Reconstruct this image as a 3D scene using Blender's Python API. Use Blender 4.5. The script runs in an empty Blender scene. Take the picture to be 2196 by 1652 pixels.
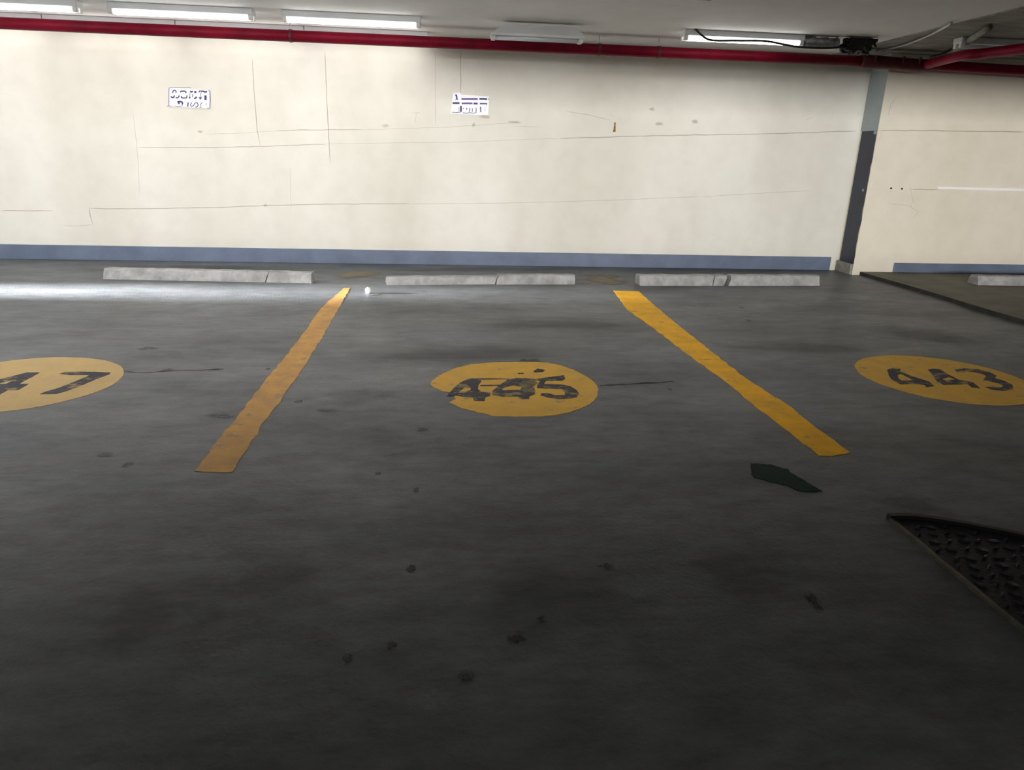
import bpy, bmesh, math, random
from mathutils import Vector, Matrix, noise
from mathutils.geometry import tessellate_polygon
random.seed(7)
scene = bpy.context.scene
COL = scene.collection

# ------------------------------------------------------------------ camera
F, CX, CY, H = 1433.27, 1093.5, 773.5, 1.3          # focal length and principal point in photo pixels, eye height
PITCH, YAW, ROLL = (math.radians(a) for a in (17.298, 5.550, 1.691))
FW = Vector((math.sin(YAW)*math.cos(PITCH), math.cos(YAW)*math.cos(PITCH), -math.sin(PITCH)))
R0 = Vector((math.cos(YAW), -math.sin(YAW), 0)); U0 = R0.cross(FW)
RT = R0*math.cos(ROLL) + U0*math.sin(ROLL); UP = U0*math.cos(ROLL) - R0*math.sin(ROLL)
EYE = Vector((0, 0, H))
cam = bpy.data.cameras.new('camera'); camo = bpy.data.objects.new('camera', cam); COL.objects.link(camo)
m = Matrix((RT, UP, -FW)).transposed().to_4x4(); m.translation = EYE
camo.matrix_world = m
cam.sensor_fit = 'HORIZONTAL'; cam.sensor_width = 36; cam.lens = F/2196*36
cam.shift_x = (1098-CX)/2196; cam.shift_y = -(826-CY)/2196
cam.clip_start = .05; cam.clip_end = 200
scene.camera = camo

# ------------------------------------------------------------------ light and exposure
world = bpy.data.worlds.new('world'); scene.world = world; world.use_nodes = True
bg = world.node_tree.nodes['Background']; bg.inputs[0].default_value = (.75, .85, 1, 1); bg.inputs[1].default_value = .05
sun = bpy.data.lights.new('sun', 'SUN'); sun.energy = 170; sun.angle = math.radians(6.0); sun.color = (.95, .97, 1)
suno = bpy.data.objects.new('sun', sun); COL.objects.link(suno)
SUN_EL = math.radians(8.0)
suno.rotation_euler = Vector((math.cos(SUN_EL), .012, -math.sin(SUN_EL))).to_track_quat('-Z', 'Y').to_euler()
suno.location = (-20, 6, 4)
day = bpy.data.lights.new('daylight', 'AREA'); day.shape = 'RECTANGLE'; day.size = 10; day.size_y = 1.09; day.energy = 2150; day.color = (1, .985, .965)
dayo = bpy.data.objects.new('daylight', day); COL.objects.link(dayo)           # sky seen through the long opening of the wall behind
dayo.location = (1.9, -7.95, 1.895); dayo.rotation_euler = (math.radians(90), 0, 0)
TUBE_NEAR, TUBE_WALL, TUBE_TOP, TUBE_FILL = 28.0, 10.0, 10.0, 170.0
vs = scene.view_settings
vs.view_transform = 'Standard'; vs.look = 'None'; vs.exposure = 0.0; vs.gamma = 1; vs.use_curve_mapping = False
scene.cycles.use_denoising = True
scene.cycles.max_bounces = 8; scene.cycles.sample_clamp_indirect = 6

# ------------------------------------------------------------------ helpers
def ray(x, y): return FW + RT*((x-CX)/F) - UP*((y-CY)/F)
def gp(x, y, z=0.0):                                   # pixel -> point on the level plane z
    d = ray(x, y); return EYE + d*((z-H)/d.z)
def wp(x, y, Y):                                       # pixel -> point on the upright plane Y
    d = ray(x, y); return EYE + d*(Y/d.y)
WALL = 7.97                                            # back wall plane
BAY = 7.64                                             # right bay wall plane
XC = 4.87                                              # return face between the two
CEIL = 2.47

def obj(name, bm, mat, parent=None, smooth=False):
    me = bpy.data.meshes.new(name); bmesh.ops.recalc_face_normals(bm, faces=bm.faces); bm.to_mesh(me); bm.free()
    if mat: me.materials.append(mat)
    if smooth:
        for p in me.polygons: p.use_smooth = True
    o = bpy.data.objects.new(name, me); COL.objects.link(o)
    if parent: o.parent = parent
    return o
def tag(o, label=None, cat=None, group=None, kind=None):
    if label: o['label'] = label
    if cat: o['category'] = cat
    if group: o['group'] = group
    if kind: o['kind'] = kind
    return o
def empty(name, loc=(0, 0, 0)):
    o = bpy.data.objects.new(name, None); COL.objects.link(o); o.location = loc; o.empty_display_size = .1
    return o
def parent_keep(o, p):                                 # child authored in world coordinates under an unrotated Empty
    o.parent = p; o.matrix_parent_inverse = Matrix.Translation(-Vector(p.location)); return o
def box(bm, x0, x1, y0, y1, z0, z1):
    v = [bm.verts.new((x, y, z)) for x in (x0, x1) for y in (y0, y1) for z in (z0, z1)]
    for f in ((0,1,3,2), (4,6,7,5), (0,4,5,1), (2,3,7,6), (0,2,6,4), (1,5,7,3)): bm.faces.new([v[i] for i in f])
    return v
def bevel(bm, w, seg=2):
    bmesh.ops.bevel(bm, geom=list(bm.edges), offset=w, segments=seg, affect='EDGES', profile=.6)
def tube(bm, pts, r, seg=12, caps=True):
    pts = [Vector(p) for p in pts]; rings = []
    for i, p in enumerate(pts):
        a = pts[max(i-1, 0)]; b = pts[min(i+1, len(pts)-1)]; t = (b-a).normalized()
        s = t.cross(Vector((0, 0, 1)) if abs(t.z) < .95 else Vector((0, 1, 0))).normalized(); q = s.cross(t)
        rr = r[i] if isinstance(r, (list, tuple)) else r
        rings.append([bm.verts.new(p + s*math.cos(2*math.pi*k/seg)*rr + q*math.sin(2*math.pi*k/seg)*rr) for k in range(seg)])
    for A, B in zip(rings, rings[1:]):
        for k in range(seg): bm.faces.new((A[k], A[(k+1) % seg], B[(k+1) % seg], B[k]))
    if caps: bm.faces.new(rings[0]); bm.faces.new(rings[-1][::-1])
def smooth_path(pts, n=6):
    P = [Vector(p) for p in pts]; out = []
    for i in range(len(P)-1):
        a, b, c, d = P[max(i-1, 0)], P[i], P[i+1], P[min(i+2, len(P)-1)]
        for k in range(n):
            t = k/n
            out.append(.5*((2*b) + (c-a)*t + (2*a-5*b+4*c-d)*t*t + (3*b-a-3*c+d)*t**3))
    return out + [P[-1]]
def ragged(pts, step, amp, scale=30):                  # subdivide a closed outline and roughen it
    out = []; n = len(pts)
    for i in range(n):
        a, b = pts[i], pts[(i+1) % n]; k = max(1, int((b-a).length/step))
        for j in range(k):
            p = a.lerp(b, j/k)
            out.append(p + Vector((noise.noise(p*scale), noise.noise(p*scale+Vector((9, 3, 1))), 0))*amp)
    return out
def chaikin(pts, it=2):
    for _ in range(it):
        o = []
        for i in range(len(pts)):
            a, b = pts[i], pts[(i+1) % len(pts)]; o += [a.lerp(b, .25), a.lerp(b, .75)]
        pts = o
    return pts
def slab(bm, outline, up, hole=None):                  # outline (list of Vector) extruded along up; optional hole via bridge
    def area(p): return sum((a.cross(b)).dot(up) for a, b in zip(p, p[1:]+p[:1]))
    loops = [outline if area(outline) > 0 else outline[::-1]]
    if hole: loops.append(hole if area(hole) < 0 else hole[::-1])
    lo, hi = [], []
    for lp in loops:
        l = [bm.verts.new(p) for p in lp]; h = [bm.verts.new(p+up) for p in lp]; n = len(lp)
        for k in range(n): bm.faces.new((l[k], l[(k+1) % n], h[(k+1) % n], h[k]))
        lo += l; hi += h
    for t in tessellate_polygon(loops):
        bm.faces.new([hi[k] for k in t]); bm.faces.new([lo[k] for k in reversed(t)])

# ------------------------------------------------------------------ materials
def mat(name, col, rough=.6, spec=.5, metal=0.0, var=0.0, vscale=4.0, bump=0.0, bscale=80.0, col2=None, lo=.35, hi=.65, stretch=None, alpha=None):
    m = bpy.data.materials.new(name); m.use_nodes = True; nt = m.node_tree; N = nt.nodes; L = nt.links
    b = N['Principled BSDF']
    b.inputs['Base Color'].default_value = (*col, 1); b.inputs['Roughness'].default_value = rough
    b.inputs['Specular IOR Level'].default_value = spec; b.inputs['Metallic'].default_value = metal
    tc = N.new('ShaderNodeTexCoord'); mp = N.new('ShaderNodeMapping'); L.new(tc.outputs['Object'], mp.inputs[0])
    if stretch: mp.inputs['Scale'].default_value = stretch
    if col2 or var:
        n = N.new('ShaderNodeTexNoise'); n.inputs['Scale'].default_value = vscale; n.inputs['Detail'].default_value = 7; n.inputs['Roughness'].default_value = .62
        L.new(mp.outputs[0], n.inputs['Vector'])
        r = N.new('ShaderNodeValToRGB'); L.new(n.outputs['Fac'], r.inputs[0])
        c2 = col2 if col2 else tuple(c*(1-var) for c in col)
        r.color_ramp.elements[0].position = lo; r.color_ramp.elements[0].color = (*c2, 1)
        r.color_ramp.elements[1].position = hi; r.color_ramp.elements[1].color = (*col, 1)
        L.new(r.outputs[0], b.inputs['Base Color'])
    if bump:
        n2 = N.new('ShaderNodeTexNoise'); n2.inputs['Scale'].default_value = bscale; n2.inputs['Detail'].default_value = 5
        L.new(tc.outputs['Object'], n2.inputs['Vector'])
        bp = N.new('ShaderNodeBump'); bp.inputs['Strength'].default_value = bump; bp.inputs['Distance'].default_value = .01
        L.new(n2.outputs['Fac'], bp.inputs['Height']); L.new(bp.outputs[0], b.inputs['Normal'])
    if alpha is not None: b.inputs['Alpha'].default_value = alpha
    return m
def emit(name, col, s):
    m = bpy.data.materials.new(name); m.use_nodes = True; b = m.node_tree.nodes['Principled BSDF']
    b.inputs['Base Color'].default_value = (.9, .9, .9, 1)
    b.inputs['Emission Color'].default_value = (*col, 1); b.inputs['Emission Strength'].default_value = s
    return m
def soft_mat(name, col, strength, rough=.5, nscale=1.8):   # mark for dirt and painted shade that thins out towards its rim (own unit coordinates)
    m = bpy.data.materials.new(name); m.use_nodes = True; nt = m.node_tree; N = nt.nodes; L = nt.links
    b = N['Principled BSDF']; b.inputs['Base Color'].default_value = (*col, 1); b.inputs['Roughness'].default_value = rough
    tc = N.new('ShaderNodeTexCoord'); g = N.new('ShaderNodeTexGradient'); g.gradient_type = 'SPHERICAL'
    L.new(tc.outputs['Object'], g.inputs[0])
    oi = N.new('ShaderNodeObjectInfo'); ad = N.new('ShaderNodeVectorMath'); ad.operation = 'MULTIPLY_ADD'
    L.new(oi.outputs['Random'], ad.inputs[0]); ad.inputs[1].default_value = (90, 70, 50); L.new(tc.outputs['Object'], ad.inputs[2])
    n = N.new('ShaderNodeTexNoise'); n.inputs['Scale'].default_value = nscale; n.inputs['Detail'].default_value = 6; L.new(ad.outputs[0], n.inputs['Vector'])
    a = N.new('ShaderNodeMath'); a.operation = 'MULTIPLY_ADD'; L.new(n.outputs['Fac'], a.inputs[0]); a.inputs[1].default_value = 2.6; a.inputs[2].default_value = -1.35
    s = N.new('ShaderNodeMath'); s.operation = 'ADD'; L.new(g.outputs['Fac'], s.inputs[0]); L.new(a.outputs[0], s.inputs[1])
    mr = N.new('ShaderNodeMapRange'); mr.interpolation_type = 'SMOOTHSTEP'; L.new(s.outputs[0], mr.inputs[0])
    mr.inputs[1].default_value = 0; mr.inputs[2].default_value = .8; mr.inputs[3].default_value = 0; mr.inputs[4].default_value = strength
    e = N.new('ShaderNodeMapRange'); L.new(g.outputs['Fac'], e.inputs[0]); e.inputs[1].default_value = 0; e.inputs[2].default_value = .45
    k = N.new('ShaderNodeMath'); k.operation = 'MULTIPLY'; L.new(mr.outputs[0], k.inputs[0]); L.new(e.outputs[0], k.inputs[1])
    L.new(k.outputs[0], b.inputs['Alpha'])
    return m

def floor_mat():
    m = bpy.data.materials.new('floor_concrete'); m.use_nodes = True; nt = m.node_tree; N = nt.nodes; L = nt.links
    b = N['Principled BSDF']
    tc = N.new('ShaderNodeTexCoord')
    def nz(scale, det, stretch=(1, 1, 1), rough=.6):
        mp = N.new('ShaderNodeMapping'); mp.inputs['Scale'].default_value = stretch; L.new(tc.outputs['Object'], mp.inputs[0])
        n = N.new('ShaderNodeTexNoise'); n.inputs['Scale'].default_value = scale; n.inputs['Detail'].default_value = det; n.inputs['Roughness'].default_value = rough
        L.new(mp.outputs[0], n.inputs['Vector']); return n.outputs['Fac']
    r = N.new('ShaderNodeValToRGB'); L.new(nz(.9, 8, (.7, 1.1, 1)), r.inputs[0])
    r.color_ramp.elements[0].position = .3; r.color_ramp.elements[0].color = (.068, .0715, .0745, 1)
    r.color_ramp.elements[1].position = .72; r.color_ramp.elements[1].color = (.165, .174, .183, 1)
    fine = N.new('ShaderNodeValToRGB'); L.new(nz(9, 8, (.55, 1.3, 1), .7), fine.inputs[0])
    fine.color_ramp.elements[0].position = .3; fine.color_ramp.elements[0].color = (.62, .62, .62, 1)
    fine.color_ramp.elements[1].position = .7; fine.color_ramp.elements[1].color = (1.2, 1.2, 1.2, 1)
    mx = N.new('ShaderNodeMix'); mx.data_type = 'RGBA'; mx.blend_type = 'MULTIPLY'; mx.inputs[0].default_value = 1
    L.new(r.outputs[0], mx.inputs[6]); L.new(fine.outputs[0], mx.inputs[7])
    L.new(mx.outputs[2], b.inputs['Base Color'])
    rr = N.new('ShaderNodeMapRange'); L.new(nz(1.6, 6, (.6, 1.4, 1)), rr.inputs[0]); rr.inputs[1].default_value = .3; rr.inputs[2].default_value = .7
    rr.inputs[3].default_value = .36; rr.inputs[4].default_value = .55; L.new(rr.outputs[0], b.inputs['Roughness'])
    b.inputs['Specular IOR Level'].default_value = .18
    bp = N.new('ShaderNodeBump'); bp.inputs['Strength'].default_value = .5; bp.inputs['Distance'].default_value = .005
    L.new(nz(60, 5), bp.inputs['Height']); L.new(bp.outputs[0], b.inputs['Normal'])
    return m
def wall_mat(name, c_lo, c_hi):
    m = bpy.data.materials.new(name); m.use_nodes = True; nt = m.node_tree; N = nt.nodes; L = nt.links
    b = N['Principled BSDF']; b.inputs['Roughness'].default_value = .6; b.inputs['Specular IOR Level'].default_value = .3
    tc = N.new('ShaderNodeTexCoord')
    mp = N.new('ShaderNodeMapping'); mp.inputs['Scale'].default_value = (.9, .9, .22); L.new(tc.outputs['Object'], mp.inputs[0])
    n = N.new('ShaderNodeTexNoise'); n.inputs['Scale'].default_value = 1.1; n.inputs['Detail'].default_value = 3; L.new(mp.outputs[0], n.inputs['Vector'])
    r = N.new('ShaderNodeValToRGB'); L.new(n.outputs['Fac'], r.inputs[0])
    r.color_ramp.elements[0].position = .35; r.color_ramp.elements[0].color = (*c_lo, 1)
    r.color_ramp.elements[1].position = .65; r.color_ramp.elements[1].color = (*c_hi, 1)
    n3 = N.new('ShaderNodeTexNoise'); n3.inputs['Scale'].default_value = 5; n3.inputs['Detail'].default_value = 8; L.new(tc.outputs['Object'], n3.inputs['Vector'])
    r3 = N.new('ShaderNodeValToRGB'); L.new(n3.outputs['Fac'], r3.inputs[0])
    r3.color_ramp.elements[0].position = .3; r3.color_ramp.elements[0].color = (.95, .95, .94, 1)
    r3.color_ramp.elements[1].position = .6; r3.color_ramp.elements[1].color = (1, 1, 1, 1)
    mx = N.new('ShaderNodeMix'); mx.data_type = 'RGBA'; mx.blend_type = 'MULTIPLY'; mx.inputs[0].default_value = 1
    L.new(r.outputs[0], mx.inputs[6]); L.new(r3.outputs[0], mx.inputs[7]); L.new(mx.outputs[2], b.inputs['Base Color'])
    n2 = N.new('ShaderNodeTexNoise'); n2.inputs['Scale'].default_value = 35; n2.inputs['Detail'].default_value = 4; L.new(tc.outputs['Object'], n2.inputs['Vector'])
    bp = N.new('ShaderNodeBump'); bp.inputs['Strength'].default_value = .15; bp.inputs['Distance'].default_value = .004
    L.new(n2.outputs['Fac'], bp.inputs['Height']); L.new(bp.outputs[0], b.inputs['Normal'])
    return m
def paint_mat(name, col, col2, worn, amount):          # floor paint, worn through in places
    m = mat(name, col, .6, .12, col2=col2, vscale=7, lo=.3, hi=.62, bump=.2, bscale=120)
    nt = m.node_tree; N = nt.nodes; L = nt.links; b = N['Principled BSDF']
    tc = N.new('ShaderNodeTexCoord'); mp = N.new('ShaderNodeMapping'); mp.inputs['Scale'].default_value = (.8, 1.4, 1); L.new(tc.outputs['Object'], mp.inputs[0])
    n = N.new('ShaderNodeTexNoise'); n.inputs['Scale'].default_value = 9; n.inputs['Detail'].default_value = 10; n.inputs['Roughness'].default_value = .75; L.new(mp.outputs[0], n.inputs['Vector'])
    mr = N.new('ShaderNodeMapRange'); L.new(n.outputs['Fac'], mr.inputs[0]); mr.inputs[1].default_value = amount; mr.inputs[2].default_value = amount+.05
    mx = N.new('ShaderNodeMix'); mx.data_type = 'RGBA'; L.new(mr.outputs[0], mx.inputs[0])
    src = b.inputs['Base Color'].links[0].from_socket
    L.new(src, mx.inputs[6]); mx.inputs[7].default_value = (*worn, 1); L.new(mx.outputs[2], b.inputs['Base Color'])
    return m

M = dict(
    floor=floor_mat(), wall=wall_mat('cream_wall_paint', (.60, .575, .505), (.69, .668, .605)), bay=wall_mat('warm_cream_wall_paint', (.66, .60, .49), (.72, .665, .56)),
    ceiling=mat('white_ceiling_paint', (.78, .77, .75), .8, .2, var=.08, vscale=2, bump=.1),
    raw=mat('raw_grey_slab', (.30, .29, .26), .85, .2, var=.45, vscale=3, bump=.4, bscale=30, stretch=(1, 3, 1)),
    base=mat('blue_grey_skirting_paint', (.135, .168, .24), .55, .3, var=.22, vscale=3, bump=.15),
    navy=mat('navy_paint', (.018, .026, .05), .45, .5, var=.35, vscale=6, bump=.15),
    bluegrey=mat('pale_blue_grey_paint', (.36, .41, .42), .55, .4, var=.12, vscale=4, bump=.1),
    cement=mat('bare_cement', (.30, .29, .26), .85, .2, var=.4, vscale=14, bump=.5),
    stop=mat('wheel_stop_concrete', (.43, .425, .415), .8, .25, var=.42, vscale=7, bump=.5, bscale=50),
    slab=mat('olive_brown_concrete', (.17, .155, .115), .7, .3, var=.4, vscale=2.5, bump=.35, bscale=40),
    slab_edge_shade=mat('shaded_kerb_edge', (.05, .048, .042), .8, .2, var=.5, vscale=8),
    red=mat('dark_red_pipe_paint', (.23, .003, .022), .5, .15, var=.35, vscale=5, bump=.1, bscale=40),
    rust=mat('worn_red_fitting', (.15, .012, .022), .5, .4, col2=(.045, .02, .018), vscale=22, bump=.6, bscale=60),
    steel=mat('galvanised_steel', (.5, .5, .52), .35, .5, metal=.8, var=.3, vscale=12),
    housing=mat('white_lamp_housing', (.8, .82, .84), .4, .4, var=.06),
    silver=mat('silver_end_sleeve', (.62, .63, .66), .3, .5, metal=.5, col2=(.2, .2, .22), vscale=14),
    black=mat('black_cable', (.012, .012, .013), .5, .4),
    rubber=mat('dark_tread_rubber', (.007, .008, .014), .5, .3, var=.5, vscale=20, bump=.3),
    stud=mat('dark_tread_stud', (.012, .013, .02), .35, .5, var=.4, vscale=30),
    edge=mat('pale_edge_strip', (.13, .115, .085), .45, .5, metal=.2, var=.5, vscale=20),
    green=mat('dark_green_patch', (.008, .028, .022), .75, .2, var=.4, vscale=12, bump=.3),
    paper=mat('white_paper', (.9, .9, .9), .7, .2),
    plate=mat('white_plate', (.80, .81, .86), .4, .4, var=.05, vscale=20),
    ink=mat('violet_ink', (.06, .045, .17), .6, .3, var=.4, vscale=60),
    ink2=mat('faded_violet_ink', (.13, .11, .26), .6, .3, var=.3, vscale=60),
    brass=mat('rusty_brass', (.30, .19, .03), .5, .4, metal=.3, col2=(.14, .08, .015), vscale=60),
    plastic=mat('white_plastic', (.85, .84, .83), .4, .4),
    crack=mat('hairline_crack', (.30, .26, .20), .9, .1, alpha=.36),
    crack_faint=mat('faint_crack', (.34, .30, .25), .9, .1, alpha=.20),
    fcrack=mat('floor_crack', (.02, .02, .02), .9, .1, alpha=.6),
    yellow=paint_mat('yellow_line_paint', (.56, .30, .075), (.38, .215, .095), (.27, .21, .14), .565),
    yellow_r=paint_mat('yellow_line_paint_clean', (.85, .44, .010), (.62, .33, .03), (.26, .20, .12), .59),
    disc=paint_mat('yellow_disc_paint', (.62, .36, .055), (.52, .31, .065), (.27, .22, .14), .585),
    disc_l=paint_mat('pale_yellow_disc_paint', (.52, .36, .15), (.46, .32, .15), (.30, .26, .18), .62),
    digit=paint_mat('dark_numeral_paint', (.030, .030, .042), (.052, .048, .055), (.24, .18, .09), .53),
    worn=mat('rubbed_numeral_paint', (.21, .165, .085), .7, .1, col2=(.08, .07, .06), vscale=22),
    dirt=soft_mat('oil_stain', (.012, .012, .012), .9),
    dirt_and_shade=soft_mat('floor_stain_and_shade', (.04, .04, .04), .3, nscale=1.5),
    tan=soft_mat('tan_dust', (.21, .175, .115), .8, rough=.8, nscale=1.5),
    wstain=soft_mat('brown_wall_stain', (.34, .27, .17), .3, rough=.8, nscale=.9),
    tube_b=emit('lit_tube', (1, .97, .91), TUBE_NEAR), tube_a=emit('lit_tube_by_wall', (1, .98, .95), TUBE_WALL),
    tube_c=emit('lit_tube_behind_pipe', (1, .97, .94), TUBE_TOP),
    tube_fill=emit('fill_tube_over_bay', (.94, .97, 1), TUBE_FILL),
    tube_off=mat('unlit_tube', (.78, .84, .88), .25, .5),
)

# ------------------------------------------------------------------ the setting
bm = bmesh.new(); box(bm, -7.7, 10, -8.2, 8.2, -.2, 0); floor = tag(obj('floor', bm, M['floor']), kind='structure')
bm = bmesh.new(); box(bm, -7.7, XC, WALL, WALL+.22, -.2, CEIL+.2); wall = tag(obj('wall_back', bm, M['wall']), kind='structure')
bm = bmesh.new(); box(bm, XC, 10, BAY, WALL+.22, -.2, CEIL+.2); bay = tag(obj('wall_right', bm, M['bay']), kind='structure')
XS = 4.35                                              # white painted ceiling left of this, raw slab right of it
bm = bmesh.new(); box(bm, -7.7, XS, 4.4, 8.2, CEIL, CEIL+.2); ceil = tag(obj('ceiling', bm, M['ceiling']), kind='structure')
bm = bmesh.new(); box(bm, XS, 10, -8.2, 8.2, CEIL-.012, CEIL+.2); box(bm, -7.7, XS, -8.2, 4.4, CEIL-.012, CEIL+.2); ceil2 = tag(obj('ceiling_raw_slab', bm, M['raw']), kind='structure')
GAP0, GAP1, GAPZ = 5.97, 6.40, 1.0                     # narrow opening in the side wall that lets the low sun in
bm = bmesh.new()
box(bm, -7.9, -7.7, -8.2, GAP0, -.2, CEIL+.2); box(bm, -7.9, -7.7, GAP1, 8.2, -.2, CEIL+.2); box(bm, -7.9, -7.7, GAP0, GAP1, GAPZ, CEIL+.2)
tag(obj('wall_left', bm, M['wall']), kind='structure')
# open side of the garage behind the viewpoint: parapet and lintel, plus an added low wall keeping daylight off the near floor
bm = bmesh.new(); box(bm, -7.9, 10, -8.2, -8, -.2, 1.35); box(bm, -7.9, 10, -8.2, -8, 2.44, CEIL+.2); box(bm, 6.9, 10, -8.2, -8, 1.35, 2.44); box(bm, -7.9, -3.1, -8.2, -8, 1.35, 2.44)
tag(obj('wall_front', bm, M['wall']), kind='structure')
bm = bmesh.new(); box(bm, -7.7, 10, -1.4, -1.2, 0, .9)
tag(obj('wall_low_light_block', bm, M['raw']), kind='structure')
bm = bmesh.new(); box(bm, -7.7, 10, 2.4, 2.7, 2.0, CEIL)                       # unseen beam, added to shade the upper wall
tag(obj('ceiling_shade_beam', bm, M['raw']), kind='structure')
# raised olive slab beside the bays
bm = bmesh.new()
KX = 4.98
pts = [Vector((KX + .012*math.sin(y*3.1) + .01*noise.noise(Vector((0, y*4, 0))), y, 0)) for y in [7.66-.12*i for i in range(84)]]
pts = pts + [Vector((10, pts[-1].y, 0)), Vector((10, 7.66, 0))]
slab(bm, pts, Vector((0, 0, .04)))
raised = tag(obj('floor_raised_slab', bm, M['slab']), kind='structure')
raised.data.materials.append(M['slab_edge_shade'])
for p in raised.data.polygons:
    if abs(p.normal.z) < .3: p.material_index = 1  # kerb faces coloured darker to paint in their shade
# skirting
bm = bmesh.new(); box(bm, -7.7, wp(1781, 560, WALL).x, WALL-.012, WALL, 0, .165); bevel(bm, .004, 1)
tag(obj('baseboard_back', bm, M['base']), kind='structure')
bm = bmesh.new(); box(bm, wp(1917, 565, BAY).x, 10, BAY-.012, BAY, .04, .155); bevel(bm, .004, 1)
tag(obj('baseboard_right', bm, M['base']), kind='structure')

# painted return face of the bay wall: bands are parts of that wall
def return_band(name, z0, z1, material, y0, y1, amp, label):
    bm = bmesh.new(); n = 26; out = []
    for i in range(n+1):
        z = z0+(z1-z0)*i/n; out.append(Vector((XC, y0 + amp*noise.noise(Vector((3.1, z*7, 2)))*(1 if z < 1.6 else .2), z)))
    for i in range(n+1):
        z = z1-(z1-z0)*i/n; out.append(Vector((XC, y1, z)))
    slab(bm, out, Vector((-.004, 0, 0)))
    o = obj(name, bm, material, bay); o['label'] = label; return o
ZB = 1.655
return_band('painted_band', ZB, CEIL, M['bluegrey'], BAY+.004, WALL-.002, .004, 'pale blue-grey upper band')
return_band('painted_band', .13, ZB, M['navy'], BAY+.012, WALL-.03, .03, 'navy lower band with chipped edge')
bm = bmesh.new(); box(bm, XC-.03, XC, BAY+.01, WALL-.01, 0, .13); bevel(bm, .008, 2); obj('cement_block', bm, M['cement'], bay)
for (x, y, s) in ((1800, 507, .022), (1851, 408, .016), (1877, 284, .022)):
    p = None
    d = ray(x, y); p = EYE + d*((XC-.004)/d.x)
    bm = bmesh.new(); n = 9
    slab(bm, [Vector((XC-.004, p.y+s*(1+.5*random.random())*math.cos(2*math.pi*k/n), p.z+s*(.9+.6*random.random())*math.sin(2*math.pi*k/n))) for k in range(n)], Vector((-.002, 0, 0)))
    obj('paint_chip', bm, M['bluegrey'], bay)

# hairline cracks and marks on the walls
def crack(px, Y, width, material, parent, name='hairline_crack'):
    P = [wp(x, y, Y) for x, y in px]; Q = []
    for a, b in zip(P, P[1:]):
        k = max(1, int((b-a).length/.06))
        for j in range(k):
            q = a.lerp(b, j/k); q.z += .006*noise.noise(q*9); q.x += .004*noise.noise(q*9+Vector((4, 4, 4))); Q.append(q)
    Q.append(P[-1]); up = []; lo = []
    for i, q in enumerate(Q):
        t = (Q[min(i+1, len(Q)-1)]-Q[max(i-1, 0)]).normalized(); n = Vector((-t.z, 0, t.x))
        w = width*(.55+.6*abs(noise.noise(q*5))+.25)*.5
        if i in (0, len(Q)-1): w *= .3
        up.append(q+n*w); lo.append(q-n*w)
    bm = bmesh.new(); A = [bm.verts.new(p+Vector((0, -.0012, 0))) for p in up]; B = [bm.verts.new(p+Vector((0, -.0012, 0))) for p in lo]
    for i in range(len(A)-1): bm.faces.new((A[i], A[i+1], B[i+1], B[i]))
    return obj(name, bm, material, parent)
C1, C2 = M['crack'], M['crack_faint']
for px, w, mm in (
    ([(0, 452), (72, 452), (115, 452)], .008, C1), ([(191, 444), (193, 460), (199, 481)], .013, C1), ([(135, 484), (165, 485), (201, 482)], .008, C2),
    ([(193, 447), (300, 448), (480, 445), (566, 441), (700, 438), (880, 437)], .009, C1), ([(880, 437), (1000, 437), (1150, 434), (1300, 430), (1500, 422)], .007, C2), ([(1500, 422), (1740, 409)], .006, C2),
    ([(295, 316), (450, 317), (560, 314), (700, 309)], .008, C1), ([(700, 309), (960, 305), (1200, 297)], .006, C2), ([(1200, 297), (1400, 291), (1600, 288), (1750, 284), (1836, 281)], .009, C1),
    ([(440, 288), (548, 284), (585, 281)], .006, C2), ([(585, 281), (640, 279), (705, 279), (780, 278)], .008, C1), ([(780, 278), (960, 273), (1120, 262)], .006, C2),
    ([(541, 125), (545, 200), (552, 280), (558, 312)], .008, C1), ([(697, 110), (700, 200), (705, 290), (708, 350)], .009, C1), ([(285, 240), (292, 300), (297, 360), (299, 420)], .007, C2),
    ([(622, 360), (624, 450)], .005, C2), ([(934, 110), (933, 190), (934, 270)], .006, C2), ([(988, 108), (988, 160), (988, 202)], .008, C1), ([(1021, 195), (1021, 204)], .009, C1),
    ([(1212, 238), (1260, 246), (1310, 258)], .008, C2), ([(884, 243), (900, 242)], .012, C1), ([(893, 243), (890, 262)], .012, C1), ([(1728, 256), (1745, 251)], .012, C2),
    ([(1308, 240), (1312, 252)], .006, C2), ([(1100, 270), (1160, 273)], .006, C2)):
    crack(px, WALL, w, mm, wall)
for px, w, mm in (([(1884, 280), (1980, 280), (2115, 282), (2196, 283)], .010, C1), ([(1950, 406), (1990, 407), (2015, 407)], .008, C1),
                  ([(1905, 437), (1950, 441), (1969, 455), (1957, 471)], .006, C2), ([(1935, 388), (1936, 403)], .006, C2), ([(1950, 395), (1958, 430), (1952, 445)], .005, C2),
                  ([(1925, 205), (1911, 222), (1904, 250)], .007, C2)):
    crack(px, BAY, w, mm, bay)
def mark(center, U, V, material, parent, name, lift):   # soft-edged stain and shade disc, unit radius scaled by its half axes
    bm = bmesh.new(); n = 28
    bm.faces.new([bm.verts.new((math.cos(2*math.pi*k/n), math.sin(2*math.pi*k/n), 0)) for k in range(n)])
    o = obj(name, bm, material, parent); N = U.cross(V).normalized()
    mm = Matrix((U, V, N)).transposed().to_4x4(); mm.translation = center+N*lift; o.matrix_world = mm
    return o
def wall_mark(x, y, rx, ry, material=None, parent=None, Y=WALL):
    c = wp(x, y, Y); a = (wp(x+rx, y, Y)-c).length; b = (wp(x, y+ry, Y)-c).length
    mark(c, Vector((a, 0, 0)), Vector((0, 0, b)), material or M['wstain'], parent or wall, 'wall_stain', .002)
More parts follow.
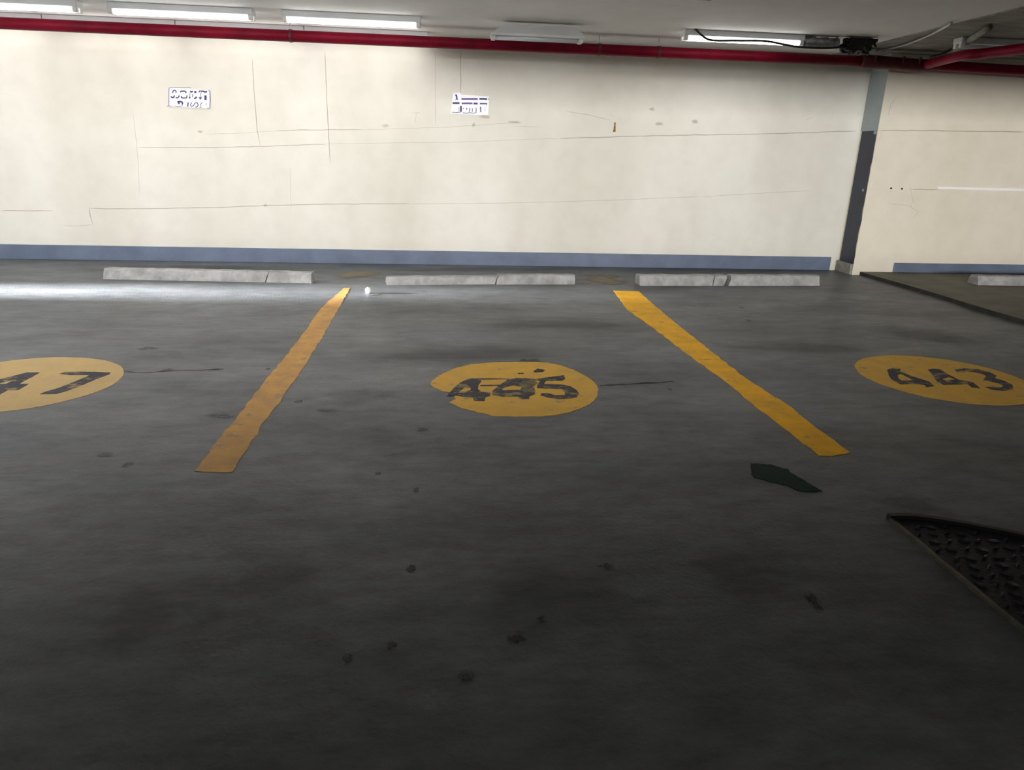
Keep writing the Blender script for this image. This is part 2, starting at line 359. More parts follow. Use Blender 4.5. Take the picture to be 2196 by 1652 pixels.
for a in ((825, 270, 16, 6), (1490, 261, 12, 6), (1410, 266, 16, 6), (1399, 234, 8, 6), (1040, 250, 20, 5), (568, 440, 6, 4), (430, 283, 8, 5), (1016, 268, 5, 8), (1105, 262, 20, 4)):
    wall_mark(*a)
for (x, y) in ((1911, 404), (1934, 405)):
    c = wp(x, y, BAY); bm = bmesh.new(); n = 10
    slab(bm, [c+Vector((.011*math.cos(2*math.pi*k/n)*(1+.3*random.random()), 0, .011*math.sin(2*math.pi*k/n))) for k in range(n)], Vector((0, -.002, 0)))
    obj('screw_hole', bm, M['black'], bay)
# dirt, painted shade and cracks on the floor
FS = .0022
def floor_mark(x, y, rx, ry, material=None, name='oil_stain'):
    c = gp(x, y); U = gp(x+rx, y)-c; V = gp(x, y-ry)-c
    U.z = V.z = 0
    V = V - U*(V.dot(U)/U.length_squared)
    floor_mark.n += 1
    mark(c, U, V, material or M['dirt'], floor, name, .0011+.00003*floor_mark.n)
floor_mark.n = 0
for a in ((360, 794, 26, 7), (465, 793, 22, 5), (225, 976, 40, 7), (275, 997, 22, 10), (1437, 836, 9, 4), (892, 1052, 12, 10), (811, 1016, 14, 6), (905, 922, 24, 7), (882, 1222, 20, 16),
          (840, 1386, 24, 16), (1108, 1370, 34, 22), (746, 1414, 20, 16), (1748, 1293, 26, 36), (480, 891, 60, 9), (575, 792, 10, 5), (1605, 688, 12, 3), (1000, 1452, 30, 20), (1140, 774, 50, 6),
          (640, 862, 20, 5), (320, 748, 40, 6), (1160, 1330, 20, 14), (1300, 1215, 30, 12), (1590, 660, 10, 3), (700, 880, 40, 5)):
    floor_mark(a[0], a[1], a[2]*.72, a[3]*.8)
for a in ((1965, 1088, 120, 34), (1000, 760, 260, 22), (1200, 700, 240, 18), (560, 1240, 160, 90), (1180, 1290, 230, 110), (1600, 1230, 180, 70), (420, 576, 260, 9), (1050, 578, 260, 8), (1600, 579, 240, 8), (1700, 745, 220, 20), (760, 850, 120, 26), (1980, 720, 140, 30), (300, 1330, 220, 90)):  # strips at the wall foot and patch by the tread cover are painted shade
    floor_mark(*a, M['dirt_and_shade'], 'dark_stain_and_shade')
floor_mark(1300, 600, 82, 15, M['tan'], 'dust_patch')
floor_mark(770, 590, 70, 12, M['tan'], 'dust_patch')
def floor_crack(px, width):
    P = smooth_path([gp(*q) for q in px], 8); bm = bmesh.new(); A = []; B = []
    for i, q in enumerate(P):
        w = width*(.3+abs(noise.noise(q*11)))*(0.2 if i in (0, len(P)-1) else 1); q = q+Vector((0, .02*noise.noise(q*7), .0016))
        A.append(bm.verts.new(q+Vector((0, w, 0)))); B.append(bm.verts.new(q-Vector((0, w, 0))))
    for i in range(len(A)-1): bm.faces.new((A[i], A[i+1], B[i+1], B[i]))
    obj('floor_crack', bm, M['fcrack'], floor)
floor_crack([(266, 796), (300, 800), (345, 797), (400, 795), (480, 793)], .012)
floor_crack([(1284, 827), (1340, 824), (1400, 822), (1446, 818)], .016)
floor_crack([(820, 980), (850, 976)], .006)

# ------------------------------------------------------------------ painted bay lines and number discs
PZ = Vector((0, 0, .002))
def line(px, material, label):
    bm = bmesh.new(); P = ragged([gp(*q) for q in px], .035, .012, 14); slab(bm, [Vector((p.x, p.y, 0)) for p in P], PZ)
    return tag(obj('parking_line', bm, material), label, 'floor marking', 'painted bay lines')
line([(415, 1012), (500, 1012), (560, 916), (632, 816), (690, 726), (742, 634), (751, 618), (738, 618), (690, 660), (640, 730), (570, 816), (500, 905)], M['yellow'],
     'worn brownish-yellow parking line between numbers 447 and 445')
line([(1757, 978), (1780, 978), (1826, 972), (1760, 925), (1700, 877), (1640, 838), (1594, 808), (1500, 734), (1430, 678), (1392, 645), (1370, 625), (1316, 624), (1345, 665), (1404, 706), (1480, 765), (1547, 812), (1620, 872), (1690, 926)], M['yellow_r'],
     'bright orange-yellow parking line between numbers 445 and 443')
def zp(ox, oy, s): return lambda pts: [gp(ox+x*s, oy+y*s) for x, y in pts]
def glyph(parent, P, z0=.002, hole=None, r=.004):
    bm = bmesh.new(); q = [Vector((p.x, p.y, z0)) for p in ragged(P, .012, r, 60)]
    h = [Vector((p.x, p.y, z0)) for p in hole] if hole else None
    slab(bm, q, Vector((0, 0, .0012)), h); o = obj('numeral', bm, M['digit']); parent_keep(o, parent); return o
def disc(outline, material, label, center):
    root = empty('number_disc', center); tag(root, label, 'floor marking', 'painted bay numbers')
    bm = bmesh.new(); slab(bm, [Vector((p.x, p.y, 0)) for p in outline], PZ); parent_keep(obj('yellow_disc', bm, material), root)
    return root
# 445
z = zp(850, 740, .22769)
out = z([(315, 365), (370, 310), (450, 265), (560, 220), (700, 185), (850, 170), (1000, 165), (1150, 163), (1300, 163), (1430, 170), (1540, 192), (1650, 230), (1760, 280), (1840, 330), (1890, 385), (1905, 430), (1890, 490), (1840, 545), (1760, 590), (1650, 630), (1520, 660), (1380, 674), (1200, 677), (1000, 675), (890, 670), (850, 652), (770, 640), (700, 615), (620, 600), (560, 570), (500, 545), (560, 512), (520, 450), (440, 437), (350, 400)])
d445 = disc(ragged(out, .02, .008, 40), M['disc'], 'yellow floor disc with worn dark number 445, its lower left rim rubbed away', gp(1100, 835))
glyph(d445, z([(478, 484), (530, 420), (600, 360), (680, 322), (790, 318), (800, 345), (775, 380), (770, 420), (800, 445), (890, 455), (880, 485), (840, 495), (830, 535), (735, 530), (720, 500), (640, 492), (560, 482)]), hole=z([(590, 445), (640, 408), (700, 405), (700, 430), (640, 448)]))
o = glyph(d445, z([(905, 475), (905, 440), (960, 390), (1050, 330), (1130, 315), (1260, 318), (1330, 335), (1300, 350), (1200, 340), (1150, 372), (1170, 395), (1100, 385), (1030, 400), (990, 420), (1010, 432), (1150, 428), (1210, 440), (1305, 450), (1300, 470), (1250, 490), (1250, 515), (1170, 515), (1145, 490), (1000, 490)]))
glyph(d445, z([(1318, 322), (1450, 305), (1580, 290), (1588, 325), (1560, 342), (1410, 342), (1390, 372), (1470, 374), (1560, 378), (1640, 393), (1700, 430), (1720, 465), (1700, 495), (1640, 508), (1520, 515), (1430, 500), (1355, 478), (1370, 460), (1430, 458), (1500, 478), (1585, 478), (1588, 450), (1560, 420), (1440, 414), (1325, 412), (1325, 385), (1350, 350)]))
for s in ([(790, 318), (1055, 318), (1055, 328), (790, 331)], [(790, 381), (975, 379), (975, 391), (790, 393)], [(1290, 252), (1330, 225), (1400, 240), (1380, 258), (1300, 263)], [(1140, 268), (1200, 266), (1200, 276), (1150, 278)]):
    bm = bmesh.new(); slab(bm, [Vector((p.x, p.y, .002)) for p in z(s)], Vector((0, 0, .001))); parent_keep(obj('paint_smear', bm, M['digit']), d445)
bm = bmesh.new(); slab(bm, [Vector((p.x, p.y, .002)) for p in ragged(z([(1185, 338), (1300, 345), (1330, 362), (1290, 400), (1310, 440), (1240, 448), (1165, 436), (1180, 400), (1150, 372)]), .012, .006, 60)], Vector((0, 0, .0009)))
parent_keep(obj('paint_smear', bm, M['worn']), d445)
# 447 (left neighbour)
def ell(cx, cy, rx, ry, rot=0, n=56):
    return [Vector((cx+rx*math.cos(t)*math.cos(rot)-ry*math.sin(t)*math.sin(rot), cy+rx*math.cos(t)*math.sin(rot)+ry*math.sin(t)*math.cos(rot), 0)) for t in (2*math.pi*k/n for k in range(n))]
def loc(cx, cy, sx, sy, pts): return [Vector((cx+sx*x, cy+sy*y, 0)) for x, y in pts]
FOUR = [(.62, -.5), (.62, -.22), (.82, -.22), (.82, .02), (.62, .02), (.62, .5), (.35, .5), (-.12, .04), (-.12, -.22), (.36, -.22), (.36, -.5)]
FOURH = [(.36, .02), (.36, .2), (.17, .02)]
c7 = Vector((-2.38, 3.74, 0))
d447 = disc(ragged(ell(c7.x, c7.y, .52, .475), .03, .006, 30), M['disc_l'], 'pale yellow floor disc with dark number 447', c7)
z7 = zp(50, 730, .22769)
glyph(d447, z7([(345, 320), (400, 302), (560, 300), (700, 303), (820, 308), (810, 325), (700, 365), (560, 425), (430, 475), (310, 510), (160, 512), (200, 492), (330, 455), (470, 400), (600, 345), (620, 332), (440, 332)]), r=.003)
for cx in (-2.76, -2.52): glyph(d447, loc(cx, 3.70, .26, .42, FOUR), hole=loc(cx, 3.70, .26, .42, FOURH))
# 443 (right neighbour)
z3 = zp(1750, 730, .18215)
p_l, p_t, p_b = gp(1836, 793), gp(1920, 763), gp(2110, 868)
c3 = Vector((3.155, 3.79, 0))
d443 = disc(ragged(ell(c3.x, c3.y, .515, .49), .03, .008, 30), M['disc'], 'yellow floor disc with dark number 443 beside the right parking line', c3)
glyph(d443, z3([(838, 350), (900, 335), (990, 340), (990, 368), (1110, 420), (1200, 450), (1330, 490), (1392, 545), (1300, 558), (1275, 530), (1150, 520), (1000, 525), (950, 500), (885, 462), (855, 415)]), hole=z3([(960, 412), (1000, 400), (1060, 432), (1125, 460), (1090, 480), (1010, 482), (970, 455)]))
glyph(d443, z3([(1318, 350), (1380, 338), (1460, 348), (1560, 410), (1680, 468), (1850, 500), (1935, 572), (1830, 558), (1790, 522), (1500, 530), (1420, 485), (1370, 410)]), hole=z3([(1480, 462), (1560, 438), (1640, 462), (1540, 482)]))
glyph(d443, z3([(1630, 352), (1740, 335), (1900, 345), (2030, 375), (2120, 420), (2110, 455), (2210, 480), (2310, 530), (2320, 580), (2210, 600), (2080, 590), (1985, 555), (2080, 552), (2180, 562), (2210, 545), (2160, 515), (2050, 490), (1970, 475), (1990, 450), (2010, 430), (1970, 405), (1880, 382), (1760, 372), (1660, 378)]))

# ------------------------------------------------------------------ concrete wheel stops
def wheel_stop(A, B, label, cuts=(), h=.10, w0=.16, w1=.12, z0=0.0, kinks=(), group='concrete wheel stops', material=None):
    A = Vector((A[0], A[1], 0)); B = Vector((B[0], B[1], 0)); root = empty('wheel_stop', ((A+B)/2)+Vector((0, 0, z0)))
    tag(root, label, 'wheel stop', group)
    L = (B-A).length; t = (B-A).normalized(); n = Vector((-t.y, t.x, 0))
    cs = [(0.0, 0.0)] + list(cuts) + [(L, 0.0)]
    for i in range(len(cs)-1):
        s0, g0 = cs[i]; s1, g1 = cs[i+1]; s0 += g0/2; s1 -= g1/2
        sk0 = .03 if g0 else 0; sk1 = .03 if g1 else 0
        k = max(4, int((s1-s0)/.05)); bm = bmesh.new(); rings = []
        dy, ang, dz = kinks[i] if i < len(kinks) else (0, 0, 0)
        for j in range(k+1):
            f = j/k; ring = []
            for (yy, zz) in ((0, 0), (.012, h*.55), ((w0-w1)/2, h-.012), ((w0-w1)/2+.014, h), (w0-(w0-w1)/2-.014, h), (w0-(w0-w1)/2, h-.012), (w0, 0)):
                s = s0+(s1-s0)*f
                if j == 0: s += sk0*(zz/h-.3)
                if j == k: s += sk1*(zz/h-.3)
                p = A + t*s + n*(yy + dy + ang*(s-s0)) + Vector((0, 0, zz*(1+dz)))
                q = .007 if zz > .01 else .004
                p += Vector((noise.noise(p*17), noise.noise(p*17+Vector((5, 1, 2))), noise.noise(p*13+Vector((1, 7, 3))) if zz > .01 else 0))*q
                if j in (0, k): p += t*.012*noise.noise(p*25)
                ring.append(bm.verts.new(p+Vector((0, 0, z0))))
            rings.append(ring)
        for a, b in zip(rings, rings[1:]):
            for q in range(7): bm.faces.new((a[q], a[(q+1) % 7], b[(q+1) % 7], b[q]))
        bm.faces.new(rings[0]); bm.faces.new(rings[-1][::-1])
        parent_keep(obj('concrete_segment', bm, material or M['stop']), root)
    return root
g1, g2 = gp(222, 599), gp(668, 608)
wheel_stop(g1, g2, 'grey concrete wheel stop with a rough patched end, behind number 447', cuts=((gp(570, 607).x-g1.x, .008),))
g1, g2 = gp(828, 612), gp(1234, 611)
stop_mid = wheel_stop(g1, g2, 'low crumbling concrete wheel stop split in two, behind number 445', cuts=((gp(1066, 612).x-g1.x, .014),), h=.085, kinks=((0, .03, -.12), (.02, 0, .08)))
g1, g2 = gp(1371, 613), gp(1757, 613)
wheel_stop(g1, g2, 'pale concrete wheel stop with a wide dark break, behind number 443', cuts=((gp(1530, 613).x-g1.x, .008), (gp(1560, 613).x-g1.x, .055)), h=.105)
g1 = gp(2097, 612, .04)
wheel_stop(g1, (g1.x+1.5, g1.y), 'concrete wheel stop on the raised brown slab', h=.10, z0=.04)

# ------------------------------------------------------------------ small things on the floor
p = gp(790, 629); root = empty('paper_scrap', (p.x, p.y, 0)); tag(root, 'tiny crumpled white paper scrap on the bare floor', 'litter')
bm = bmesh.new(); bmesh.ops.create_icosphere(bm, subdivisions=3, radius=.027)
for v in bm.verts:
    v.co *= 1+.28*noise.noise(v.co*60)+.12*noise.noise(v.co*150)
    v.co.z = v.co.z*1.15+.026; v.co.x += p.x; v.co.y += p.y
    v.co.z = max(v.co.z, .001)
parent_keep(obj('paper_ball', bm, M['paper']), root)
bm = bmesh.new()
a, b = gp(796, 633), gp(815, 632)
slab(bm, ragged([Vector((a.x, a.y-.015, .0)), Vector((b.x, b.y-.004, 0)), Vector((b.x, b.y+.008, 0)), Vector((a.x, a.y+.02, 0))], .02, .006), Vector((0, 0, .006)))
parent_keep(obj('torn_tail', bm, M['cement']), root)
bm = bmesh.new()
P = [gp(*q) for q in ((1610, 995), (1652, 998), (1690, 1008), (1700, 1018), (1722, 1030), (1745, 1044), (1765, 1055), (1720, 1055), (1698, 1048), (1690, 1042), (1650, 1034), (1616, 1024), (1611, 1012))]
slab(bm, [Vector((q.x, q.y, 0)) for q in ragged(P, .012, .008, 60)], Vector((0, 0, .003)))
tag(obj('green_scrap', bm, M['green']), 'ragged dark green flat scrap near the end of the bright yellow line', 'scrap')

# dark tread cover with a pale edge strip
gx = gp(1908, 1118)
X0, Y1 = gx.x, gx.y; X1, Y0 = X0+.62, Y1-1.25
root = empty('tread_cover', (X0, Y1, 0)); tag(root, 'dark studded floor cover with thin pale edge strip', 'floor cover')
def far(x): t = (x-X0)/(X1-X0); return Y1 - .34*max(0, t-.12)**1.35
bm = bmesh.new()
pl = [Vector((X0, Y0, 0)), Vector((X1, Y0, 0))] + [Vector((X1-(X1-X0)*i/14, far(X1-(X1-X0)*i/14), 0)) for i in range(15)]
slab(bm, pl, Vector((0, 0, .008))); parent_keep(obj('rubber_sheet', bm, M['rubber']), root)
bm = bmesh.new()
eo = [Vector((X0+.010+.004*noise.noise(Vector((0, y*9, 0))), y, 0)) for y in [Y0+(Y1-Y0)*i/30 for i in range(31)]]
slab(bm, eo + [Vector((q.x-.013+.004*noise.noise(q*14), q.y, 0)) for q in reversed(eo)], Vector((0, 0, .013)))
parent_keep(obj('edge_strip', bm, M['edge']), root)
bm = bmesh.new()
fo = [Vector((X0+(X1-X0)*i/14, far(X0+(X1-X0)*i/14), 0)) for i in range(15)]
slab(bm, fo + [q+Vector((0, .022, 0)) for q in reversed(fo)], Vector((0, 0, .022))); parent_keep(obj('far_lip', bm, M['black']), root)
bm = bmesh.new()
for k, (a, b, c) in enumerate(((.022, .006, .007),)):
    v = [bm.verts.new(q) for q in ((-a, 0, 0), (0, -b, 0), (a, 0, 0), (0, b, 0), (-a*.6, 0, c), (0, -b*.55, c), (a*.6, 0, c), (0, b*.55, c))]
    bm.faces.new(v[4:8]); bm.faces.new(v[3::-1])
    for i in range(4): bm.faces.new((v[i], v[(i+1) % 4], v[4+(i+1) % 4], v[4+i]))
first = obj('tread_stud', bm, M['stud']); n_st = 0
r = 0
y = Y0+.04
while y < Y1-.03:
    x = X0+.04+(.026 if r % 2 else 0)
    while x < X1-.03:
        if y < far(x)-.03 and n_st < 300:
            o = first if n_st == 0 else first.copy()
            if n_st: COL.objects.link(o)
            o.parent = root; o.location = (x-X0+random.uniform(-.004, .004), y-Y1+random.uniform(-.004, .004), .0078)
            o.rotation_euler = (random.uniform(-.12, .12), random.uniform(-.12, .12), (.6 if (r+n_st) % 2 else -.6)+random.uniform(-.3, .3)); n_st += 1
        x += .054
    y += .05; r += 1

# ------------------------------------------------------------------ things on the walls
def plate(name, label, corners, Y):
    root = empty(name, wp(*corners[0], Y)); tag(root, label, 'sign', 'parking plates on the back wall')
    bm = bmesh.new(); slab(bm, [wp(x, y, Y) for x, y in corners], Vector((0, -.006, 0))); parent_keep(obj('plate', bm, M['plate']), root); return root
def ink(root, ox, oy, s, pts, Y, material, name='lettering'):
    bm = bmesh.new(); P = [wp(ox+x*s, oy+y*s, Y) for x, y in pts]
    slab(bm, [q+Vector((0, -.006, 0)) for q in P], Vector((0, -.0012, 0))); parent_keep(obj(name, bm, material), root)
def stroke(pts, w):                                    # open polyline in zoom pixels -> outline
    A, B = [], []
    for i, (x, y) in enumerate(pts):
        x0, y0 = pts[max(i-1, 0)]; x1, y1 = pts[min(i+1, len(pts)-1)]; l = math.hypot(x1-x0, y1-y0) or 1
        nx, ny = -(y1-y0)/l*w/2, (x1-x0)/l*w/2; A.append((x+nx, y+ny)); B.append((x-nx, y-ny))
    return A + B[::-1]
S = 140/2196
pa = plate('wall_plate', 'small white wall plate with two rows of violet characters in a thin frame', [(362, 188), (451, 194), (452, 233), (362, 228)], WALL)
for pts, w, mm in (
    ([(480, 470), (500, 385), (545, 365), (590, 390), (600, 460)], 30, 'ink'), ([(420, 585), (480, 625), (540, 590), (530, 545)], 40, 'ink'), ([(585, 615), (640, 635), (690, 590), (705, 545)], 32, 'ink'),
    ([(735, 435), (770, 405), (880, 400), (920, 420), (935, 465)], 38, 'ink'), ([(775, 560), (775, 620), (860, 635), (950, 625), (970, 545)], 32, 'ink'),
    ([(1065, 410), (1120, 425), (1165, 410)], 46, 'ink'), ([(1050, 650), (1058, 590)], 38, 'ink'), ([(1060, 590), (1066, 450)], 14, 'ink2'), ([(1155, 500), (1155, 610)], 22, 'ink2'), ([(1235, 400), (1255, 470)], 56, 'ink'), ([(1200, 655), (1250, 640), (1285, 590)], 44, 'ink'),
    ([(1365, 440), (1390, 395), (1470, 400), (1440, 440)], 34, 'ink'), ([(1480, 395), (1570, 430), (1640, 415)], 44, 'ink'), ([(1430, 450), (1430, 600)], 16, 'ink2'), ([(1380, 610), (1420, 670), (1440, 600)], 44, 'ink'), ([(1585, 545), (1588, 700)], 62, 'ink'),
    ([(640, 770), (720, 750), (800, 770), (815, 840)], 46, 'ink'), ([(660, 815), (720, 800)], 46, 'ink'), ([(815, 840), (790, 905)], 18, 'ink2'), ([(560, 890), (660, 925), (790, 905)], 12, 'ink2'),
    ([(1005, 780), (985, 930)], 36, 'ink2'), ([(1120, 780), (1080, 880), (1120, 930), (1190, 880), (1230, 800)], 24, 'ink2'), ([(1240, 790), (1310, 800), (1345, 860), (1310, 925), (1250, 945)], 28, 'ink2'), ([(1480, 785), (1420, 840), (1440, 950), (1380, 955)], 20, 'ink2'), ([(1600, 800), (1610, 880)], 14, 'ink2'),
    ([(355, 290), (700, 285), (1100, 290)], 12, 'ink2'), ([(362, 300), (358, 600), (358, 900)], 18, 'ink2'), ([(290, 905), (460, 898)], 12, 'ink2'), ([(1690, 370), (1735, 400), (1745, 700), (1735, 980), (1650, 975)], 24, 'ink2')):
    ink(pa, 340, 170, S, stroke(pts, w*1.25), WALL, M[mm])
pb = plate('wall_plate', 'small white wall plate with violet double bars and a raised corner tab', [(972, 199), (987, 199), (989, 203), (1049, 207), (1047, 246), (1030, 247), (967, 243)], WALL)
for pts, w, mm in (
    ([(600, 360), (615, 440), (622, 520)], 42, 'ink'), ([(565, 385), (610, 362)], 26, 'ink'), ([(575, 525), (665, 522)], 18, 'ink2'),
    ([(775, 507), (1000, 507), (1325, 508)], 46, 'ink2'), ([(1380, 505), (1520, 505), (1640, 510)], 46, 'ink'), ([(1685, 480), (1685, 540)], 16, 'ink2'),
    ([(478, 648), (600, 645), (712, 648)], 50, 'ink'), ([(785, 660), (960, 655), (1150, 660)], 46, 'ink2'), ([(1185, 662), (1322, 665)], 50, 'ink'), ([(1395, 665), (1640, 668)], 40, 'ink2'),
    ([(760, 740), (762, 940)], 48, 'ink'), ([(700, 780), (690, 940)], 14, 'ink2'), ([(460, 955), (640, 965), (760, 950)], 18, 'ink2'),
    ([(865, 810), (830, 850)], 18, 'ink2'), ([(955, 810), (955, 870)], 26, 'ink2'), ([(1060, 810), (1040, 940)], 24, 'ink2'), ([(1140, 820), (1145, 940)], 20, 'ink2'), ([(1270, 800), (1270, 970), (1190, 985)], 22, 'ink2'), ([(820, 970), (930, 985), (1060, 970), (1180, 985)], 18, 'ink2'), ([(1420, 770), (1425, 955)], 34, 'ink2'), ([(1560, 800), (1575, 930)], 8, 'ink2'), ([(1625, 690), (1635, 730)], 14, 'ink2')):
    ink(pb, 940, 180, S, stroke(pts, w*1.25), WALL, M[mm])
# little brass peg
c = wp(1318, 272, WALL); root = empty('wall_peg', c); tag(root, 'tiny rusty brass peg sticking on the cream wall', 'peg')
bm = bmesh.new(); box(bm, c.x-.014, c.x+.014, WALL-.012, WALL, c.z-.055, c.z-.035); bevel(bm, .003, 1); parent_keep(obj('foot', bm, M['brass']), root)
bm = bmesh.new(); tube(bm, [(c.x, WALL-.006, c.z-.045), (c.x, WALL-.008, c.z), (c.x, WALL-.007, c.z+.048)], [.012, .009, .007], 8); parent_keep(obj('shank', bm, M['brass']), root)
# white strip on the bay wall
a, b = wp(2010, 404, BAY), wp(2260, 408, BAY)
bm = bmesh.new()
slab(bm, [a+Vector((0, 0, .018)), a+Vector((0, 0, -.008)), b+Vector((0, 0, -.02)), b+Vector((0, 0, .01))], Vector((0, -.012, 0))); bevel(bm, .002, 1)
tag(obj('wall_strip', bm, M['plastic']), 'thin white plastic strip fixed along the cream wall beside two screw holes', 'trim strip')

# ------------------------------------------------------------------ overhead: red sprinkler pipe
PY, PR = 7.42, .054
root = empty('sprinkler_pipe', wp(1000, 97, PY)); tag(root, 'dark red sprinkler pipe running under the ceiling along the wall', 'pipe')
def mid(px): return [wp(x, y, PY) for x, y in px]
pl = mid([(1000, 97), (1840, 128)]); zc = (pl[0].z+pl[1].z)/2
PX = lambda x, y: wp(x, y, PY).x
xj = PX(1905, 132)
bm = bmesh.new(); tube(bm, [(-7.69, PY, zc), (-3, PY, zc), (0, PY, zc), (3, PY, zc), (xj, PY, zc)], PR, 20)
parent_keep(obj('pipe_run', bm, M['red'], smooth=True), root)
e = wp(2115, 147, PY); q = Vector((xj, PY, zc)); d = (e-q)
bm = bmesh.new(); tube(bm, [q-Vector((.1, 0, 0)), q+d*.3, e, q+d*2.6], PR, 20); parent_keep(obj('pipe_run', bm, M['red'], smooth=True), root)
bm = bmesh.new(); x0, x1 = PX(1845, 130), PX(1990, 138)
tube(bm, [(x0, PY, zc), (x0+.01, PY, zc), (x0+.05, PY, zc-.002), (x0+.3, PY, zc-.006), (x1-.1, PY, zc-.02), (x1, PY, zc-.03)], [PR+.002, PR+.014, PR+.017, PR+.012, PR+.014, PR+.004], 20)
parent_keep(obj('coupling', bm, M['rust'], smooth=True), root)
for x in (1870, 1930, 1965):
    c = Vector((PX(x, 130), PY-PR-.012, zc+.02)); bm = bmesh.new(); tube(bm, [c+Vector((0, 0, -.03)), c+Vector((0, 0, .035))], .014, 6); parent_keep(obj('bolt', bm, M['rust']), root)
s = wp(1985, 136, PY); s.z = zc-.01; b0 = gp(2060, 120, zc-.03); b1 = gp(2115, 114, zc-.03); b2 = gp(2230, 100, zc-.03)
bm = bmesh.new(); tube(bm, smooth_path([s, b0, b1, b2], 5), .046, 16); parent_keep(obj('branch_pipe', bm, M['red'], smooth=True), root)
for x in (625, 1285, 1413):
    X = PX(x, 95)
    bm = bmesh.new(); n = 24; pr = [[], []]
    ring = []
    for k in range(n):
        t = 2*math.pi*k/n; ring.append([bm.verts.new((X+dx, PY+(PR+rr)*math.cos(t), zc+(PR+rr)*math.sin(t))) for dx, rr in ((-.014, -.001), (.014, -.001), (.014, .006), (-.014, .006))])
    for k in range(n):
        A, B = ring[k], ring[(k+1) % n]
        for i in range(4): bm.faces.new((A[i], A[(i+1) % 4], B[(i+1) % 4], B[i]))
    hg = parent_keep(obj('hanger', bm, M['rust']), root)
    bm = bmesh.new(); tube(bm, [(X, PY, zc+PR), (X, PY, CEIL)], .006, 8); ro = obj('rod', bm, M['steel']); ro.parent = hg

# ------------------------------------------------------------------ overhead: lamps
def batten(x0, x1, Y, zt, tube_mat, label, group, skirt=0, flare=False):
    root = empty('batten_lamp', ((x0+x1)/2, Y, zt)); tag(root, label, 'lamp', group)
    bm = bmesh.new()
    if flare:                                          # reflector dish: wide at the bottom, narrower on top
        v = []
        for (zz, e, w) in ((zt-.10, 0, .11), (zt-.085, .0, .11), (zt-.02, .10, .06), (zt, .10, .05)):
            v.append([bm.verts.new((xx, Y+yy, zz)) for xx, yy in ((x0+e, -w), (x1-e*.6, -w), (x1-e*.6, w), (x0+e, w))])
        for A, B in zip(v, v[1:]):
            for i in range(4): bm.faces.new((A[i], A[(i+1) % 4], B[(i+1) % 4], B[i]))
        bm.faces.new(v[0]); bm.faces.new(v[-1])
    else: box(bm, x0, x1, Y-.06, Y+.06, zt-.055, zt); bevel(bm, .006, 1)
    parent_keep(obj('housing', bm, M['housing']), root)
    if skirt:                                          # added side plate that cuts lamp light off the near floor
        bm = bmesh.new(); slab(bm, [Vector((x0, Y-.055, zt-.01)), Vector((x0, Y-.135, zt-skirt)), Vector((x0, Y-.132, zt-skirt)), Vector((x0, Y-.05, zt-.01))], Vector((x1-x0, 0, 0)))
        parent_keep(obj('reflector', bm, M['housing']), root)
    zb = zt-(.112 if flare else .075)
    for s in (-1, 1):
        bm = bmesh.new(); tube(bm, [(x0+.045, Y+s*.035, zb), (x1-.045, Y+s*.035, zb)], .0145, 12); parent_keep(obj('tube', bm, tube_mat, smooth=True), root)
        for xa, xb in ((x0+.005, x0+.045), (x1-.045, x1-.005)):
            bm = bmesh.new(); box(bm, xa, xb, Y+s*.035-.019, Y+s*.035+.019, zb-.02, zt-(.09 if flare else .05)); bevel(bm, .004, 1); parent_keep(obj('end_cap', bm, M['plastic']), root)
    return root
YB = 4.7
for x in (-6.2, -4.55, -2.9, -1.25, .4):
    batten(x, x+1.25, YB, CEIL, M['tube_b'], 'lit white fluorescent batten with an added light cut-off plate over the parking bays', 'lit battens over the parking bays', skirt=.222)
batten(-4.6, -3.35, 3.9, CEIL-.012, M['tube_fill'], 'added fill light shaped as a lit batten on the raw ceiling over number 447', None, skirt=.225)  # extra lamp out of view, added to brighten the left floor
YA = 6.9
for x in (-6.0, -4.5, -3.0, -1.5):
    batten(x, x+1.25, YA, CEIL, M['tube_a'], 'lit white fluorescent batten in front of the red pipe', 'battens in front of the red pipe')
for x in (-6.5, -5.24, -3.98, -2.72, -1.46):
    batten(x, x+1.25, 7.72, CEIL, M['tube_c'], 'lit fluorescent batten tucked between the red pipe and the wall', 'battens behind the red pipe')
xa, xb = wp(1052, 88, YA).x, wp(1250, 88, YA).x
batten(xa, xb, YA, CEIL-.03, M['tube_off'], 'short white reflector lamp with sloping ends above the red pipe', None, flare=True)
xa, xb = wp(1462, 90, YA).x, wp(1720, 90, YA).x
batten(xa, xb, YA, CEIL, M['tube_a'], 'long white batten joined to a silver sleeve and black cables', None)
c0 = Vector((xb, YA, CEIL-.06)); sl = wp(1795, 100, YA)
root = empty('silver_sleeve', c0); tag(root, 'dented silver sleeve between white batten and black cable knot', 'sleeve')
bm = bmesh.new(); L = sl.x-xb
tube(bm, [(xb, YA, CEIL-.055), (xb+L*.3, YA, CEIL-.055), (xb+L*.34, YA, CEIL-.06), (xb+L*.6, YA, CEIL-.056), (xb+L*.97, YA, CEIL-.06), (xb+L, YA, CEIL-.06)], [.05, .052, .045, .05, .05, .034], 16)
parent_keep(obj('sleeve_body', bm, M['silver'], smooth=True), root)
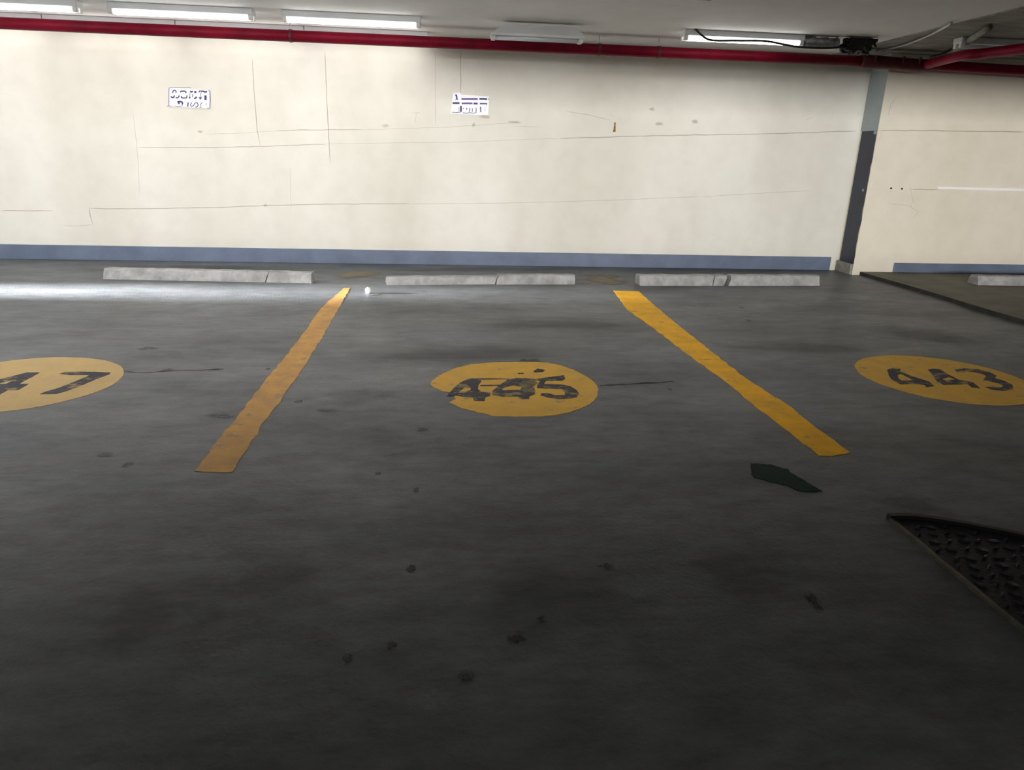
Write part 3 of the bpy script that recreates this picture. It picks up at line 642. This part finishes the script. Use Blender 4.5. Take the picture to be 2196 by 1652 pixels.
for f in (.02, .32, .66, .96):
    bm = bmesh.new(); tube(bm, [(xb+L*f-.008, YA, CEIL-.057), (xb+L*f+.008, YA, CEIL-.057)], .054, 16); parent_keep(obj('clamp_band', bm, M['steel']), root)
xa, xb2 = wp(2042, 105, 6.6).x, 7.3
batten(xa, xb2, 6.55, CEIL-.012, M['tube_off'], 'unlit cream batten above the red branch pipe', None)

# black cables
def cable(px, Y, r, label):
    P = smooth_path([wp(x, y, Y) for x, y in px], 6); bm = bmesh.new(); tube(bm, P, r, 8)
    return tag(obj('black_cable', bm, M['black'], smooth=True), label, 'cable')
cable([(1490, 62), (1503, 74), (1525, 86), (1580, 87), (1640, 88), (1680, 95), (1716, 101), (1770, 103), (1806, 101)], YA-.09, .010, 'thin black cable drooping along the white batten to the knot')
root = empty('cable_knot', wp(1835, 95, 6.85)); tag(root, 'tangled knot of black cables hanging by the silver sleeve', 'cables')
kc = wp(1838, 96, 6.85)
for k in range(9):
    random.seed(100+k); P = []
    for j in range(9):
        t = j/8*2*math.pi*random.uniform(.8, 1.3)+k
        P.append(kc+Vector((math.cos(t)*random.uniform(.04, .2), math.sin(t*1.7)*.05, min(math.sin(t+k)*random.uniform(.03, .085), CEIL-.03-kc.z))))
    bm = bmesh.new(); tube(bm, smooth_path(P, 5), random.uniform(.010, .020), 8); parent_keep(obj('cable_loop', bm, M['black'], smooth=True), root)
bm = bmesh.new(); box(bm, kc.x-.11, kc.x+.13, kc.y-.05, kc.y+.05, kc.z-.06, CEIL-.012); bevel(bm, .012, 2); parent_keep(obj('junction_box', bm, M['black']), root)
# pale conduits clipped to the raw slab
for px, r, lab in (([(1880, 110), (1935, 97), (1990, 76), (2040, 50)], .012, 'thin pale conduit clipped to the raw grey ceiling'),
                   ([(1900, 126), (1990, 126), (2030, 118), (2070, 92), (2120, 60)], .03, 'thick pale conduit bending under the raw grey ceiling')):
    P = smooth_path([gp(x, y, CEIL-.012-r) for x, y in px], 6); bm = bmesh.new(); tube(bm, P, r, 10)
    tag(obj('ceiling_conduit', bm, M['raw' if r > .02 else 'steel'], smooth=True), lab, 'conduit')
